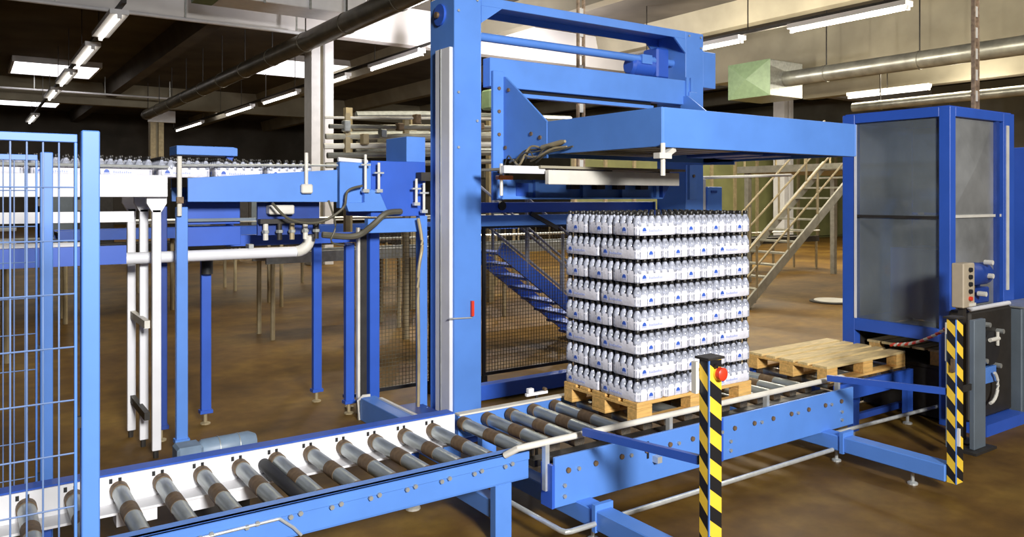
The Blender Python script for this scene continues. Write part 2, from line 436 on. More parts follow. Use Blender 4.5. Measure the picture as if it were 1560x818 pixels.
for (x, y) in ((3.08, 4.74), (5.55, 4.74)):
    obj('leg', MB().box(x - .06, x + .06, y, y + .06, .0, .34), blue, t)
for x in (3.08, 5.55):
    obj('leg', MB().box(x - .03, x + .03, 3.72, 3.78, .217, .39), blue, t)
g = obj('guide_tube', MB().tube([(2.62, 3.86, .52), (2.66, 3.78, .575), (2.72, 3.755, .585), (5.85, 3.75, .585), (5.93, 3.78, .56)], .02, 10), cream, t, smooth=True)
for x in (2.84, 3.88, 4.9, 5.8):
    obj('stanchion', MB().box(x - .015, x + .015, 3.735, 3.77, .30, .575), bright, g)
obj('photo_cell', MB().box(3.66, 3.70, 3.64, 3.69, .33, .37), bright, t)

# outrigger arms and hazard posts
def hazard_post(x, y, z0, z1, label, first):
    t = thing('hazard_post', label, 'post', (x, y, z0))
    w, d = .045, .03
    obj('core', MB().box(x - w, x + w, y - d, y + d, z0, z1), shadowm, t)
    obj('cap', MB().box(x - w - .015, x + w + .015, y - d - .01, y + d + .02, z1, z1 + .012), shadowm, t)
    obj('edge_strip', MB().box(x - w - .004, x - w + .003, y - d - .004, y - d + .003, z0, z1), blue, t)
    per = .155
    sl = .062
    # slanted stripes on both visible faces (and the two hidden ones)
    k = -1
    z = z1
    stripe = 0
    for face in ('-y', '-x', '+y', '+x'):
        z = z0 - .4
        k = 0
        while z < z1 + .1:
            def clampq(za):
                return min(max(za, z0), z1)
            a, b2 = (z + sl, z), (z + per / 2 + sl, z + per / 2)
            m = yellow if k % 2 == 0 else black
            if face in ('-y', '+y'):
                yy = y - d - .003 if face == '-y' else y + d + .003
                q = [(x - w + .003, clampq(a[0])), (x + w, clampq(a[1])), (x + w, clampq(b2[1])), (x - w + .003, clampq(b2[0]))]
                mb = MB().prism(q, 'y', min(yy, y - d if face == '-y' else y + d), max(yy, y - d if face == '-y' else y + d))
            else:
                xx = x - w - .003 if face == '-x' else x + w + .003
                e = x - w if face == '-x' else x + w
                q = [(y + d, clampq(a[0])), (y - d + .003, clampq(a[1])), (y - d + .003, clampq(b2[1])), (y + d, clampq(b2[0]))]
                mb = MB().prism(q, 'x', min(xx, e), max(xx, e))
            zs = [p[1] for p in q]
            if max(zs) - min(zs) > 1e-4 and abs((q[0][1] - q[3][1])) + abs(q[1][1] - q[2][1]) > 1e-4:
                obj('stripe', mb, m, t)
            z += per / 2; k += 1
    return t
p1 = hazard_post(3.085, 2.70, .08, 1.235, 'yellow and black striped hazard post with a round red button', True)
obj('button_housing', MB().tube([(3.10, 2.667, 1.165), (3.10, 2.655, 1.165)], .034, 16), yellow, p1, smooth=True)
obj('red_button', MB().tube([(3.10, 2.655, 1.165), (3.10, 2.63, 1.165), (3.10, 2.622, 1.165)], [.033, .033, .022], 20), red, p1, smooth=True)
obj('sensor', MB().box(3.07, 3.086, 2.65, 2.667, 1.195, 1.215), black, p1)
obj('rear_channel', MB().box(3.012, 3.033, 2.73, 2.76, 1.06, 1.22), cream, p1)
p2 = hazard_post(5.56, 2.71, .10, 1.22, 'yellow and black striped hazard post beside the tall blue cabinet', False)
obj('reflector', MB().box(5.52, 5.535, 2.66, 2.676, .36, .48), cream, p2)
obj('side_switch', MB().box(5.50, 5.511, 2.685, 2.71, .86, .95), rust, p2)
def arm(x, label, upper):
    t = thing('outrigger_arm', label, 'arm', (x, 3.3, 0))
    obj('beam', MB().box(x - .06, x + .06, 2.745, 4.735, .10, .215), blue, t, bevel=.006)
    obj('end_plate', MB().box(x - .07, x + .07, 3.50, 3.53, .09, .25), blue, t)
    for yy in (3.60, 3.0):
        obj('foot', MB().tube([(x, yy, 0), (x, yy, .10)], .013, 8).lathe([(.035, 0), (.035, .012), (.02, .02)], 12, (x, yy, 0)), bright, t)
    if True:
        obj('brace', MB().beam((x - .02, 3.66, .635), (x - .02, 2.75, .715), .03, .045), dblue, t)
    return t
arm(3.08, 'blue floor arm and brace reaching from the conveyor to the red button post', True)
arm(5.555, 'blue floor arm reaching to the hazard post beside the tall cabinet', False)
tag(obj('pipe_run', MB().tube([(3.15, 3.50, .15), (5.35, 3.50, .15)], .016, 10), bright, smooth=True), 'long straight steel pipe low over the floor between the two floor arms', 'pipe')
tag(obj('pipe_run', MB().tube([(2.78, 4.15, .15), (2.78, 3.53, .15), (2.79, 3.50, .15), (2.82, 3.49, .15), (3.0, 3.49, .15)], .016, 10), bright, smooth=True), 'short bent steel pipe at the end of the red button post arm', 'pipe')
tag(obj('pipe_run', MB().tube([(5.66, 3.78, .15), (5.75, 3.74, .15), (7.3, 3.68, .15)], .016, 10), bright, smooth=True), 'steel pipe low over the floor in front of the empty pallet conveyor', 'pipe')

# conveyor 3 under the empty pallet
t = thing('roller_conveyor', 'narrow blue roller conveyor under the empty pallet', 'conveyor', (7.0, 4.2, 0))
X0, X1 = 5.97, 7.16
obj('near_rail', MB().box(X0, X1, 3.86, 3.90, .33, .47), dblue, t, bevel=.003)
obj('far_rail', MB().box(X0, X1, 4.72, 4.76, .33, .47), dblue, t, bevel=.003)
rollers(t, [6.05 + .2045 * i for i in range(6)], 3.905, .452)
for x in (6.1, 6.95):
    for y in (3.80, 4.74):
        lg = obj('leg', MB().box(x, x + .09, y, y + .05, .08, .33), dblue, t)
        obj('levelling_foot', MB().tube([(x + .045, y + .025, 0), (x + .045, y + .025, .09)], .014, 8).lathe([(.04, 0), (.04, .012), (.02, .02)], 10, (x + .045, y + .025, 0)), bright, lg)
obj('side_bar', MB().box(6.3, 7.1, 3.9, 3.94, .12, .17), navy, t)

# ------------------------------------------------------------------ pallets
def pallet(x0, y0, z0, label, m_top, m_blk):
    t = thing('wooden_pallet', label, 'pallet', (x0 + .6, y0 + .4, z0))
    ws = [.145, .1, .145, .1, .145]; gap = (.8 - sum(ws)) / 4
    y = y0
    for k, w in enumerate(ws):
        obj('deck_board', MB().box(x0, x0 + 1.2, y, y + w, z0 + .122, z0 + .144), m_top, t, bevel=.003); y += w + gap
    for x in (x0, x0 + .5275, x0 + 1.055):
        obj('cross_board', MB().box(x, x + .145, y0, y0 + .8, z0 + .10, z0 + .122), m_blk, t, bevel=.003)
    for yy, w in ((y0, .1), (y0 + .3275, .145), (y0 + .70, .1)):
        obj('skid_board', MB().box(x0, x0 + 1.2, yy, yy + w, z0, z0 + .022), m_blk, t, bevel=.003)
        for x in (x0, x0 + .5275, x0 + 1.055):
            obj('block', MB().box(x, x + .145, yy, yy + w, z0 + .022, z0 + .10), m_blk, t, bevel=.004)
    return t
pallet(3.755, 3.93, ZR, 'orange brown wooden pallet under the stack of bottle packs', wood, wood)
pallet(5.86, 3.88, ZR, 'empty wooden pallet in front of the tall blue cabinet', woodpale, wood)
t = thing('wooden_pallet', 'half hidden wooden pallet inside the base of the tall cabinet', 'pallet', (7.75, 4.25, ZR))
for i in range(5):
    obj('deck_board', MB().box(7.34, 8.15, 3.70 + i * .15, 3.82 + i * .15, ZR + .122, ZR + .144), woodpale, t)
for x in (7.32, 7.68, 8.03):
    obj('block', MB().box(x + .02, x + .12, 3.70, 3.8, ZR, ZR + .122), wood, t)
    obj('block', MB().box(x + .02, x + .12, 4.3, 4.4, ZR, ZR + .122), wood, t)

# ------------------------------------------------------------------ bottle packs
PB = .0665; PL = 6 * PB; PW = 4 * PB; PH = .1625
prof = [(.026, 0), (.0315, .006), (.0318, .05), (.0295, .056), (.0318, .062), (.0315, .092), (.025, .110), (.017, .126), (.0125, .134), (.0125, .143)]
bottle_me = mesh_of('bottle', MB().lathe(prof, 10), bottle_m, smooth=True)
cap_me = mesh_of('cap', MB().lathe([(.0165, .1355), (.0172, .137), (.0170, .158), (.015, .161)], 10), cap_m, smooth=True)
def rr(hx, hy, r, n=4):
    pts = []
    for cx_, cy_, a0 in ((hx - r, hy - r, 0), (-hx + r, hy - r, PI / 2), (-hx + r, -hy + r, PI), (hx - r, -hy + r, 3 * PI / 2)):
        for k in range(n + 1):
            a = a0 + PI / 2 * k / n; pts.append((cx_ + r * math.cos(a), cy_ + r * math.sin(a)))
    return pts
mb = MB(); rings = []
for (off, z) in ((-.006, .0005), (-.0006, .008), (-.0004, .060), (-.001, .074), (-.004, .084), (-.0075, .0845)):
    rings.append([(x, y, z) for x, y in rr(PL / 2 + off - .0025, PW / 2 + off - .0025, .028)])
nn = len(rings[0]); v = [p for r_ in rings for p in r_]; f = []
for i in range(len(rings) - 1):
    for k in range(nn): f.append((i * nn + k, i * nn + (k + 1) % nn, (i + 1) * nn + (k + 1) % nn, (i + 1) * nn + k))
f.append(tuple(reversed(range(nn))))
mb.add(v, f)
sleeve_me = mesh_of('film_sleeve', mb, film, smooth=True)
def dome(cx_, y, face):
    pts = [(cx_ + .02 * math.cos(a), .034 + .024 * math.sin(a)) for a in (PI * k / 8 for k in range(9))]
    return pts
lm = MB(); tm = MB()
def logo_on(axis, pos, sgn, c, text):
    a0, a1 = sorted((pos, pos + sgn * .0012))
    pts = [(c + .019 * math.cos(a), .030 + .026 * math.sin(a)) for a in (PI * k / 8 for k in range(9))]
    lm.prism(pts, axis, a0, a1)
    tm.prism([(c - .022, .020), (c + .022, .020), (c + .022, .026), (c - .022, .026)], axis, a0, a1)
    if text:
        s = 1 if (axis == 'y' and sgn < 0) or (axis == 'x' and sgn > 0) else -1
        for k in range(9):
            q = c + s * (.045 + k * .0145)
            hgt = .012 if k % 3 else .017
            lo, hi = sorted((q, q + s * .009))
            tm.prism([(lo, .026), (hi, .026), (hi, .026 + hgt), (lo, .026 + hgt)], axis, a0, a1)
logo_on('y', -PW / 2 + .0026, -1, -.13, True); logo_on('y', PW / 2 - .0026, 1, .13, True)
logo_on('x', -PL / 2 + .0026, -1, 0, False); logo_on('x', PL / 2 - .0026, 1, 0, False)
logo_me = mesh_of('logo', lm, logo_m); text_me = mesh_of('print', tm, logo2_m)
# a pack: film sleeve (with print) and its bottles (outer ring: the inner ones are out of sight)
proto = thing('bottle_pack', 'x', 'bottle pack', (0, 0, 0))
sl = inst('film_sleeve', sleeve_me, (0, 0, 0), proto)
inst('logo', logo_me, (0, 0, 0), sl)['kind'] = 'stuff'; inst('print', text_me, (0, 0, 0), sl)['kind'] = 'stuff'
for i in range(6):
    for j in range(4):
        if 0 < i < 5 and 0 < j < 3: continue
        b = inst('bottle', bottle_me, ((i - 2.5) * PB, (j - 1.5) * PB, .0015), proto)
        inst('cap', cap_me, b.location, b).location = (0, 0, 0)
ords = ['bottom', 'second', 'third', 'fourth', 'fifth', 'sixth', 'seventh', 'top']
first = True
SX, SY, SZ = 3.757, 3.931, ZR + .144 + .001
for L in range(8):
    spots = []
    if L % 2 == 1:      # the odd layers: lengthwise packs first
        spots += [(PL / 2, PW * (j + .5), 0) for j in range(3)]
        spots += [(PL + PW * (i + .5), PL * (j + .5), PI / 2) for i in range(3) for j in range(2)]
    else:
        spots += [(PW * (i + .5), PL * (j + .5), PI / 2) for i in range(3) for j in range(2)]
        spots += [(3 * PW + PL / 2, PW * (j + .5), 0) for j in range(3)]
    ROW = ['fourth', 'third', 'second', 'first']
    for (x, y, a) in spots:
        o = proto if first else copy_tree(proto); first = False
        o.location = (SX + x, SY + y, SZ + L * (PH + .0005))
        o.rotation_euler = (0, 0, a - (PI if a > 1 else 0))
        xi = sorted(set(round(q[0], 4) for q in spots)).index(round(x, 4))
        side = 'hazard post side' if y < .25 else ('mesh panel side' if y > .55 else 'middle')
        tag(o, 'bottle pack in the %s stack layer, %s row from the empty pallet, %s' % (ords[L], ROW[xi], side), 'bottle pack', 'bottle packs in the %s layer of the stack' % ords[L])

# ------------------------------------------------------------------ infeed line (high, behind)
t = thing('infeed_conveyor', 'white high level conveyor carrying bottle packs behind the blue fence', 'conveyor', (.3, 6.8, 0))
obj('side_plate', MB().box(-1.6, 1.29, 6.60, 6.63, 2.05, 2.22), white, t, bevel=.003)
obj('side_plate', MB().box(-1.6, 1.29, 7.20, 7.23, 2.05, 2.22), white, t)
obj('belt', MB().box(-1.6, 1.29, 6.63, 7.20, 2.15, 2.205), shadowm, t)
obj('guide_rail', MB().tube([(-1.6, 6.62, 2.285), (1.3, 6.62, 2.285)], .012, 8), bright, t, smooth=True)
obj('lower_channel', MB().box(-1.6, 1.05, 6.60, 6.65, 1.86, 1.94), white, t)
for x in (-1.0, .05, .72):
    obj('drop_bar', MB().box(x, x + .03, 6.62, 6.65, 1.94, 2.05), cream, t)
obj('lower_beam', MB().box(-1.6, 1.0, 6.62, 6.70, 1.54, 1.68), dblue, t)
obj('lower_beam', MB().box(-.6, .9, 7.3, 7.36, 1.60, 1.68), white, t)
for (x, y) in ((1.12, 7.36), (1.16, 7.02), (1.19, 6.66)):
    p = obj('pillar', MB().box(x, x + .065, y, y + .05, .06, 1.95), white, t, bevel=.004)
    obj('yoke', MB().prism([(x - .04, 2.05), (x + .105, 2.05), (x + .105, 2.0), (x + .065, 1.93), (x, 1.93), (x - .04, 2.0)], 'y', y, y + .05), white, p)
    obj('foot', MB().tube([(x + .03, y + .025, 0), (x + .03, y + .025, .06)], .02, 8), shadowm, p)
obj('tie_bar', MB().box(1.14, 1.18, 6.7, 7.38, .30, .36), shadowm, t)
obj('tie_bar', MB().box(1.14, 1.18, 6.7, 7.38, 1.02, 1.08), cream, t)

t = thing('infeed_conveyor', 'blue sided high level conveyor in front of the grooved column', 'conveyor', (2.05, 6.8, 0))
obj('side_plate', MB().prism([(1.44, 2.012), (2.69, 2.006), (2.69, 2.29), (1.44, 2.20)], 'y', 6.60, 6.63), blue, t, bevel=.002)
obj('side_plate', MB().prism([(1.44, 2.012), (2.69, 2.006), (2.69, 2.29), (1.44, 2.20)], 'y', 7.20, 7.23), blue, t)
obj('belt', MB().box(1.44, 2.69, 6.63, 7.20, 2.13, 2.205), shadowm, t)
for (x, y, z1, m) in ((1.36, 6.62, 1.97, blue), (1.73, 7.40, 1.50, dblue), (2.84, 7.58, 1.60, dblue), (2.93, 6.98, 1.60, dblue), (1.30, 7.10, 1.97, navy), (3.02, 7.18, 1.60, navy)):
    lg = obj('leg', MB().box(x, x + .085, y, y + .06, .10, z1), m, t, bevel=.004)
    obj('levelling_foot', MB().tube([(x + .04, y + .03, 0), (x + .04, y + .03, .11)], .016, 8).lathe([(.045, 0), (.045, .012), (.02, .02)], 10, (x + .04, y + .03, 0)), pole_m, lg)
    obj('foot_clamp', MB().box(x - .012, x + .097, y - .012, y + .072, .10, .13), m, lg)
obj('guide_post', MB().tube([(1.375, 6.59, 1.90), (1.375, 6.59, 2.37)], .018, 8), cream, t, smooth=True)
obj('guide_post', MB().tube([(2.40, 6.58, 2.10), (2.40, 6.58, 2.43)], .016, 8), cream, t, smooth=True)
obj('clamp', MB().box(2.35, 2.45, 6.55, 6.60, 2.08, 2.16), cream, t, bevel=.01)
obj('clamp', MB().box(1.35, 1.40, 6.56, 6.60, 2.00, 2.05), rust, t)
obj('lower_tray', MB().box(1.49, 1.93, 6.88, 7.2, 1.64, 1.80), dblue, t, bevel=.004)
obj('drive_box', MB().box(1.49, 1.93, 6.90, 7.2, 1.82, 2.03), dblue, t, bevel=.004)
obj('tray_lip', MB().box(1.47, 2.3, 6.86, 6.89, 1.845, 1.87), greyblue, t)
obj('rail_beam', MB().box(1.93, 3.2, 7.35, 7.42, 1.60, 1.70), dblue, t)
obj('sleeve', MB().tube([(1.77, 7.36, 1.36), (1.77, 7.36, 1.56)], .05, 10), dark, t, smooth=True)
obj('guide_rail', MB().tube([(1.4, 6.62, 2.30), (2.7, 6.62, 2.33)], .010, 8), bright, t, smooth=True)
# packs riding on the infeed line
NTH = ['first', 'second', 'third', 'fourth', 'fifth', 'sixth', 'seventh', 'eighth', 'ninth']
for k in range(9):
    for y, dx, lane in ((6.79, 0, 'front'), (7.065, .1, 'rear')):
        o = copy_tree(proto); o.location = (-1.15 + dx + k * .43, y, 2.206); o.rotation_euler = (0, 0, 0)
        tag(o, 'film wrapped bottle pack on the high conveyor, %s lane, %s from the gantry' % (lane, NTH[8 - k]), 'bottle pack', 'bottle packs on the high level conveyor')
t = thing('blue_hood', 'small blue hood standing behind the bottle packs', 'hood', (1.75, 7.4, 1.7))
obj('hood', MB().prism([(1.50, 2.42), (2.02, 2.42), (2.02, 2.49), (1.98, 2.50), (1.50, 2.50)], 'y', 7.3, 7.6), blue, t, bevel=.004)
obj('leg', MB().box(1.94, 2.0, 7.36, 7.41, 1.702, 2.42), dblue, t)
t = thing('air_pipe', 'thick pale pipe with an upturned elbow under the blue infeed conveyor', 'pipe', (2.2, 6.9, 1.55))
obj('pipe', MB().tube([(.9, 6.9, 1.56), (2.42, 6.9, 1.56)], .047, 14), white, t, smooth=True)
pts = [(2.42 + .13 * math.sin(a), 6.9, 1.56 + .13 - .13 * math.cos(a)) for a in (PI / 2 * k / 6 for k in range(7))] + [(2.55, 6.9, 1.80)]
obj('elbow', MB().tube(pts, .05, 14), cream, t, smooth=True)
obj('bracket', MB().box(2.0, 2.04, 6.88, 6.98, 1.60, 1.64), steel, t)

# blue transfer machine between infeed and gantry column
t = thing('transfer_unit', 'blue transfer machine housing between the infeed conveyor and the gantry column', 'machine', (3.1, 6.9, 0))
obj('front_cover', MB().prism([(2.75, 2.0), (2.93, 2.0), (2.93, 2.09), (3.0, 2.12), (3.08, 2.09), (3.16, 1.92), (2.78, 1.92)], 'y', 6.56, 6.62), blue, t, bevel=.003)
obj('side_cover', MB().box(2.72, 3.02, 6.62, 6.70, 1.95, 2.36), blue, t, bevel=.003)
obj('main_cover', MB().box(3.02, 3.58, 6.62, 7.2, 1.87, 2.38), dblue, t, bevel=.004)
obj('top_cover', MB().box(3.40, 3.60, 6.66, 7.1, 2.38, 2.62), blue, t, bevel=.004)
obj('lower_beam', MB().box(3.0, 3.58, 6.64, 6.72, 1.72, 1.85), blue, t, bevel=.004)
obj('corner_post', MB().box(3.52, 3.60, 6.62, 6.70, 0, 1.87), blue, t, bevel=.003)
for (x, z0, z1) in ((2.93, 2.12, 2.43), (3.06, 2.12, 2.36), (3.44, 2.0, 2.22), (3.52, 1.93, 2.18)):
    p = obj('adjuster_rod', MB().tube([(x, 6.54, z0), (x, 6.54, z1)], .013, 8), cream, t, smooth=True)
    obj('adjuster_foot', MB().box(x - .03, x + .03, 6.52, 6.56, z0 - .03, z0), bright, p)
    obj('adjuster_knob', MB().box(x - .045, x + .045, 6.525, 6.555, z1 - .10, z1 - .085), bright, p)
obj('sensor_block', MB().box(3.47, 3.57, 6.50, 6.60, 2.2, 2.28), shadowm, t)
obj('top_rail', MB().tube([(2.72, 6.66, 2.385), (3.0, 6.66, 2.37)], .02, 8), white, t, smooth=True)

def hose(pts, r, label, m=hose_m):
    # smooth the path
    P = [Vector(p) for p in pts]; out = []
    for i in range(len(P) - 1):
        p0, p1, p2, p3 = P[max(i - 1, 0)], P[i], P[i + 1], P[min(i + 2, len(P) - 1)]
        for k in range(6):
            s = k / 6
            out.append(.5 * ((2 * p1) + (p2 - p0) * s + (2 * p0 - 5 * p1 + 4 * p2 - p3) * s * s + (3 * p1 - p0 - 3 * p2 + p3) * s ** 3))
    out.append(P[-1])
    return tag(obj('hose', MB().tube(out, r, 8), m, smooth=True), label, 'hose')
hose([(2.1, 6.57, 2.0), (2.25, 6.56, 1.86), (2.5, 6.55, 1.83), (2.72, 6.55, 1.95), (2.76, 6.54, 2.1), (2.9, 6.54, 2.15)], .012, 'thin hose looping under the blue infeed conveyor')
hose([(2.55, 6.6, 1.72), (2.85, 6.58, 1.70), (3.0, 6.53, 1.80), (3.12, 6.52, 1.90), (3.3, 6.58, 1.915)], .028, 'thick dark hose bending beside the mesh cage')
hose([(3.47, 6.56, 1.85), (3.50, 6.54, 1.6), (3.46, 6.54, 1.3), (3.47, 6.55, .6), (3.47, 6.56, .05)], .016, 'tan cable dropping down beside the gantry column', pole_m)
hose([(2.6, 6.58, 2.02), (2.66, 6.57, 1.8), (2.62, 6.57, 1.66), (2.75, 6.6, 1.62)], .009, 'thin cable dangling at the end of the infeed conveyor')

# ------------------------------------------------------------------ mesh cage under the machine
def cage(x0, x1, y, z0, z1, label, pitch=.038):
    t = thing('mesh_panel', label, 'mesh panel', ((x0 + x1) / 2, y, z0))
    fr = MB().box(x0, x0 + .035, y - .015, y + .015, z0, z1).box(x1 - .035, x1, y - .015, y + .015, z0, z1)
    fr.box(x0 + .035, x1 - .035, y - .015, y + .015, z0, z0 + .035).box(x0 + .035, x1 - .035, y - .015, y + .015, z1 - .035, z1)
    obj('frame', fr, black, t)
    mb = MB(); x = x0 + .05
    while x < x1 - .04: mb.box(x - .0022, x + .0022, y - .004, y, z0 + .03, z1 - .03); x += pitch
    z = z0 + .05
    while z < z1 - .04: mb.box(x0 + .03, x1 - .03, y, y + .004, z - .0022, z + .0022); z += pitch
    obj('wire_infill', mb, meshm, t, kind='stuff')
    for x in (x0 + .017, x1 - .017):
        obj('foot', MB().box(x - .03, x + .03, y - .03, y + .03, 0, z0), black, t)
cage(3.30, 4.0, 7.25, .10, 1.74, 'dark wire mesh panel left of the near gantry column')
cage(4.62, 6.5, 7.25, .10, 1.74, 'dark wire mesh panel right of the near gantry column')
t = thing('cage_post', 'tall dark blue cage post with a pale edge beside the mesh panel', 'post', (3.2, 7.0, 0))
obj('post', MB().box(3.16, 3.26, 6.95, 7.05, 0, 1.74), dblue, t, bevel=.004)
obj('dark_edge', MB().box(3.06, 3.14, 6.98, 7.04, 0, 1.74), shadowm, t)
obj('pale_edge', MB().box(3.03, 3.055, 6.94, 6.98, 0, 1.76), cream, t)
t = thing('base_beam', 'blue base beam with a pale top edge running to the near gantry column', 'beam', (3.05, 6.1, 0))
obj('beam', MB().box(2.97, 3.12, 5.2, 6.75, 0, .205), blue, t, bevel=.004)
obj('top_edge', MB().box(3.09, 3.12, 5.4, 6.6, .205, .22), cream, t)
obj('end_tube', MB().tube([(2.96, 6.76, .0), (2.96, 6.76, .18), (2.99, 6.73, .22), (3.05, 6.70, .225)], .014, 8), cream, t, smooth=True)
tag(obj('floor_plate', MB().box(3.15, 3.60, 5.6, 6.8, 0, .05).box(3.2, 3.55, 6.0, 6.7, .05, .09), navy), 'navy floor plate at the foot of the near gantry column', 'plate')
tag(obj('floor_beam', MB().box(3.95, 7.2, 6.62, 6.74, .02, .17), dblue, bevel=.004), 'deep blue floor beam behind the loaded pallet', 'beam')

# ------------------------------------------------------------------ gantry
t = thing('gantry_frame', 'tall blue palletiser gantry with two columns and a top beam', 'gantry', (5.2, 6.35, 0))
c1 = obj('column', MB().box(3.62, 3.91, 6.15, 6.60, .012, 3.905), blue, t, bevel=.006)
gr = obj('guide_strip', MB().box(3.585, 3.62, 6.175, 6.44, .03, 3.41), white, c1, bevel=.004)
obj('guide_groove', MB().box(3.580, 3.586, 6.33, 6.345, .03, 3.41), steel, gr)
obj('foot_plate', MB().box(3.605, 4.02, 6.05, 6.61, 0, .012), blue, c1)
obj('gusset', MB().prism([(3.91, .012), (3.99, .012), (3.91, .09)], 'y', 6.16, 6.18), blue, c1)
c2 = obj('column', MB().box(6.62, 6.91, 6.15, 6.60, .012, 3.905), blue, t, bevel=.006)
obj('foot_plate', MB().box(6.5, 7.02, 6.05, 6.7, 0, .012), blue, c2)
obj('junction_box', MB().box(6.912, 7.13, 6.16, 6.45, 3.30, 3.715), blue, c2, bevel=.006)
tb = obj('top_beam', MB().box(3.91, 6.62, 6.15, 6.17, 3.82, 3.905).box(3.91, 6.62, 6.58, 6.60, 3.82, 3.905).box(3.91, 6.62, 6.17, 6.58, 3.885, 3.905), blue, t, bevel=.003)
for (xa, xb) in ((3.91, 4.14), (6.62, 6.44)):
    obj('corner_gusset', MB().prism([(xa, 3.82), (xb, 3.82), (xa, 3.66)], 'y', 6.15, 6.17), blue, tb)
    obj('corner_gusset', MB().prism([(xa, 3.82), (xb, 3.82), (xa, 3.66)], 'y', 6.58, 6.60), blue, tb)
obj('drive_shaft', MB().tube([(3.91, 6.36, 3.58), (6.62, 6.36, 3.575)], .042, 14), blue, t, smooth=True)
m1 = obj('drive_motor', MB().tube([(6.0, 6.42, 3.50), (6.03, 6.42, 3.50), (6.32, 6.42, 3.50), (6.36, 6.42, 3.50)], [.08, .11, .11, .07], 16), dblue, t, smooth=True)
obj('gearbox', MB().box(6.33, 6.52, 6.30, 6.54, 3.38, 3.72), dblue, m1, bevel=.02)
obj('terminal_box', MB().box(6.10, 6.25, 6.30, 6.36, 3.52, 3.62), blue, m1)
obj('pulley', MB().tube([(3.60, 6.40, 3.74), (3.622, 6.40, 3.74)], .10, 20), dblue, c1, smooth=True)
obj('pulley_hub', MB().tube([(3.575, 6.42, 3.74), (3.60, 6.42, 3.74)], .03, 12), rust, c1, smooth=True)
for (x, z) in ((3.66, 3.86), (3.86, 3.86), (3.66, 3.74), (6.67, 3.86), (6.86, 3.86), (6.86, 3.74), (3.66, 3.0), (3.86, 2.75), (3.66, 2.5)):
    inst('bolt', nut_me, (x, 6.15, z), c1 if x < 5 else c2)
lv = obj('lever', MB().beam((3.80, 6.13, .96), (3.80, 6.13, 1.10), .025, .025), red, c1)
obj('lever_bar', MB().tube([(3.56, 6.14, .955), (3.80, 6.14, .945)], .008, 8), bright, lv, smooth=True)

# lift carriage + table
t = thing('lift_table', 'blue lifting table with deep side plates hanging from the gantry above the stack', 'lift table', (5.2, 5.0, 2.3))
cb = obj('cross_beam', MB().box(3.92, 6.60, 6.02, 6.14, 3.06, 3.325), blue, t, bevel=.004)
obj('lower_lip', MB().box(4.25, 6.0, 6.03, 6.10, 2.985, 3.02), blue, cb)
obj('slot', MB().box(4.30, 6.0, 6.07, 6.11, 3.02, 3.06), black, cb)
for x in (6.47, 6.54):
    obj('rib', MB().box(x, x + .03, 6.0, 6.02, 3.06, 3.36), blue, cb)
for x, lb in ((3.93, 1), (6.50, 2)):
    cp = obj('carriage_plate', MB().box(x, x + .115, 5.98, 6.018, 2.02, 3.20), blue, t, bevel=.003)
    for z in (2.28, 2.62, 2.83, 3.04): inst('bolt', bolt_me, (x + .06, 5.98, z), cp)
for xx in (4.045, 6.44):
    bp = obj('side_bracket', MB().prism([(6.06, 3.15), (5.96, 3.15), (5.75, 3.0), (5.33, 2.69), (5.33, 2.38), (6.06, 2.40)], 'x', xx, xx + .02), blue, t, bevel=.002)
    if xx < 5:
        for (y, z) in ((5.95, 2.50), (5.55, 2.60), (5.42, 2.56), (5.9, 3.02)):
            o = obj('bolt', MB().tube([(xx, y, z), (xx - .012, y, z)], .018, 8), rust, bp, smooth=True)
sp = obj('side_plate', MB().box(4.05, 4.07, 3.99, 5.75, 2.41, 2.69), blue, t, bevel=.003)
obj('side_plate', MB().box(6.44, 6.46, 3.99, 5.75, 2.41, 2.69), blue, t, bevel=.003)
obj('front_plate', MB().box(4.07, 6.44, 3.99, 4.01, 2.405, 2.69), blue, t, bevel=.003)
obj('front_lip', MB().box(4.07, 6.44, 4.01, 4.06, 2.405, 2.415), shadowm, t)
obj('rear_plate', MB().box(4.07, 6.44, 5.73, 5.75, 2.41, 2.69), blue, t)
obj('top_sheet', MB().box(4.07, 6.44, 4.01, 5.73, 2.655, 2.66), steel, t)
for i in range(16):
    y = 4.10 + i * .10
    obj('slat', MB().box(4.10, 5.55, y, y + .085, 2.445, 2.46), cream if i % 2 else conc, t)
for x in (5.60, 6.0):
    obj('under_box', MB().box(x, x + .25, 4.5, 5.2, 2.42, 2.58), dblue, t, bevel=.01)
obj('corner_stop', MB().tube([(4.03, 3.96, 2.20), (4.03, 3.96, 2.43)], .018, 8), cream, t, smooth=True)
obj('stop_clamp', MB().box(3.97, 4.09, 3.93, 3.99, 2.32, 2.36), cream, t)
obj('stop_arm', MB().beam((4.06, 3.98, 2.34), (4.22, 4.04, 2.40), .04, .04), cream, t)
obj('top_hook', MB().tube([(5.7, 4.9, 2.66), (5.7, 4.9, 2.74), (5.75, 4.8, 2.78), (5.82, 4.7, 2.66)], .014, 8), white, t, smooth=True)
obj('top_pipe', MB().beam((6.05, 4.6, 2.70), (6.4, 4.55, 2.70), .08, .07), blue, t)

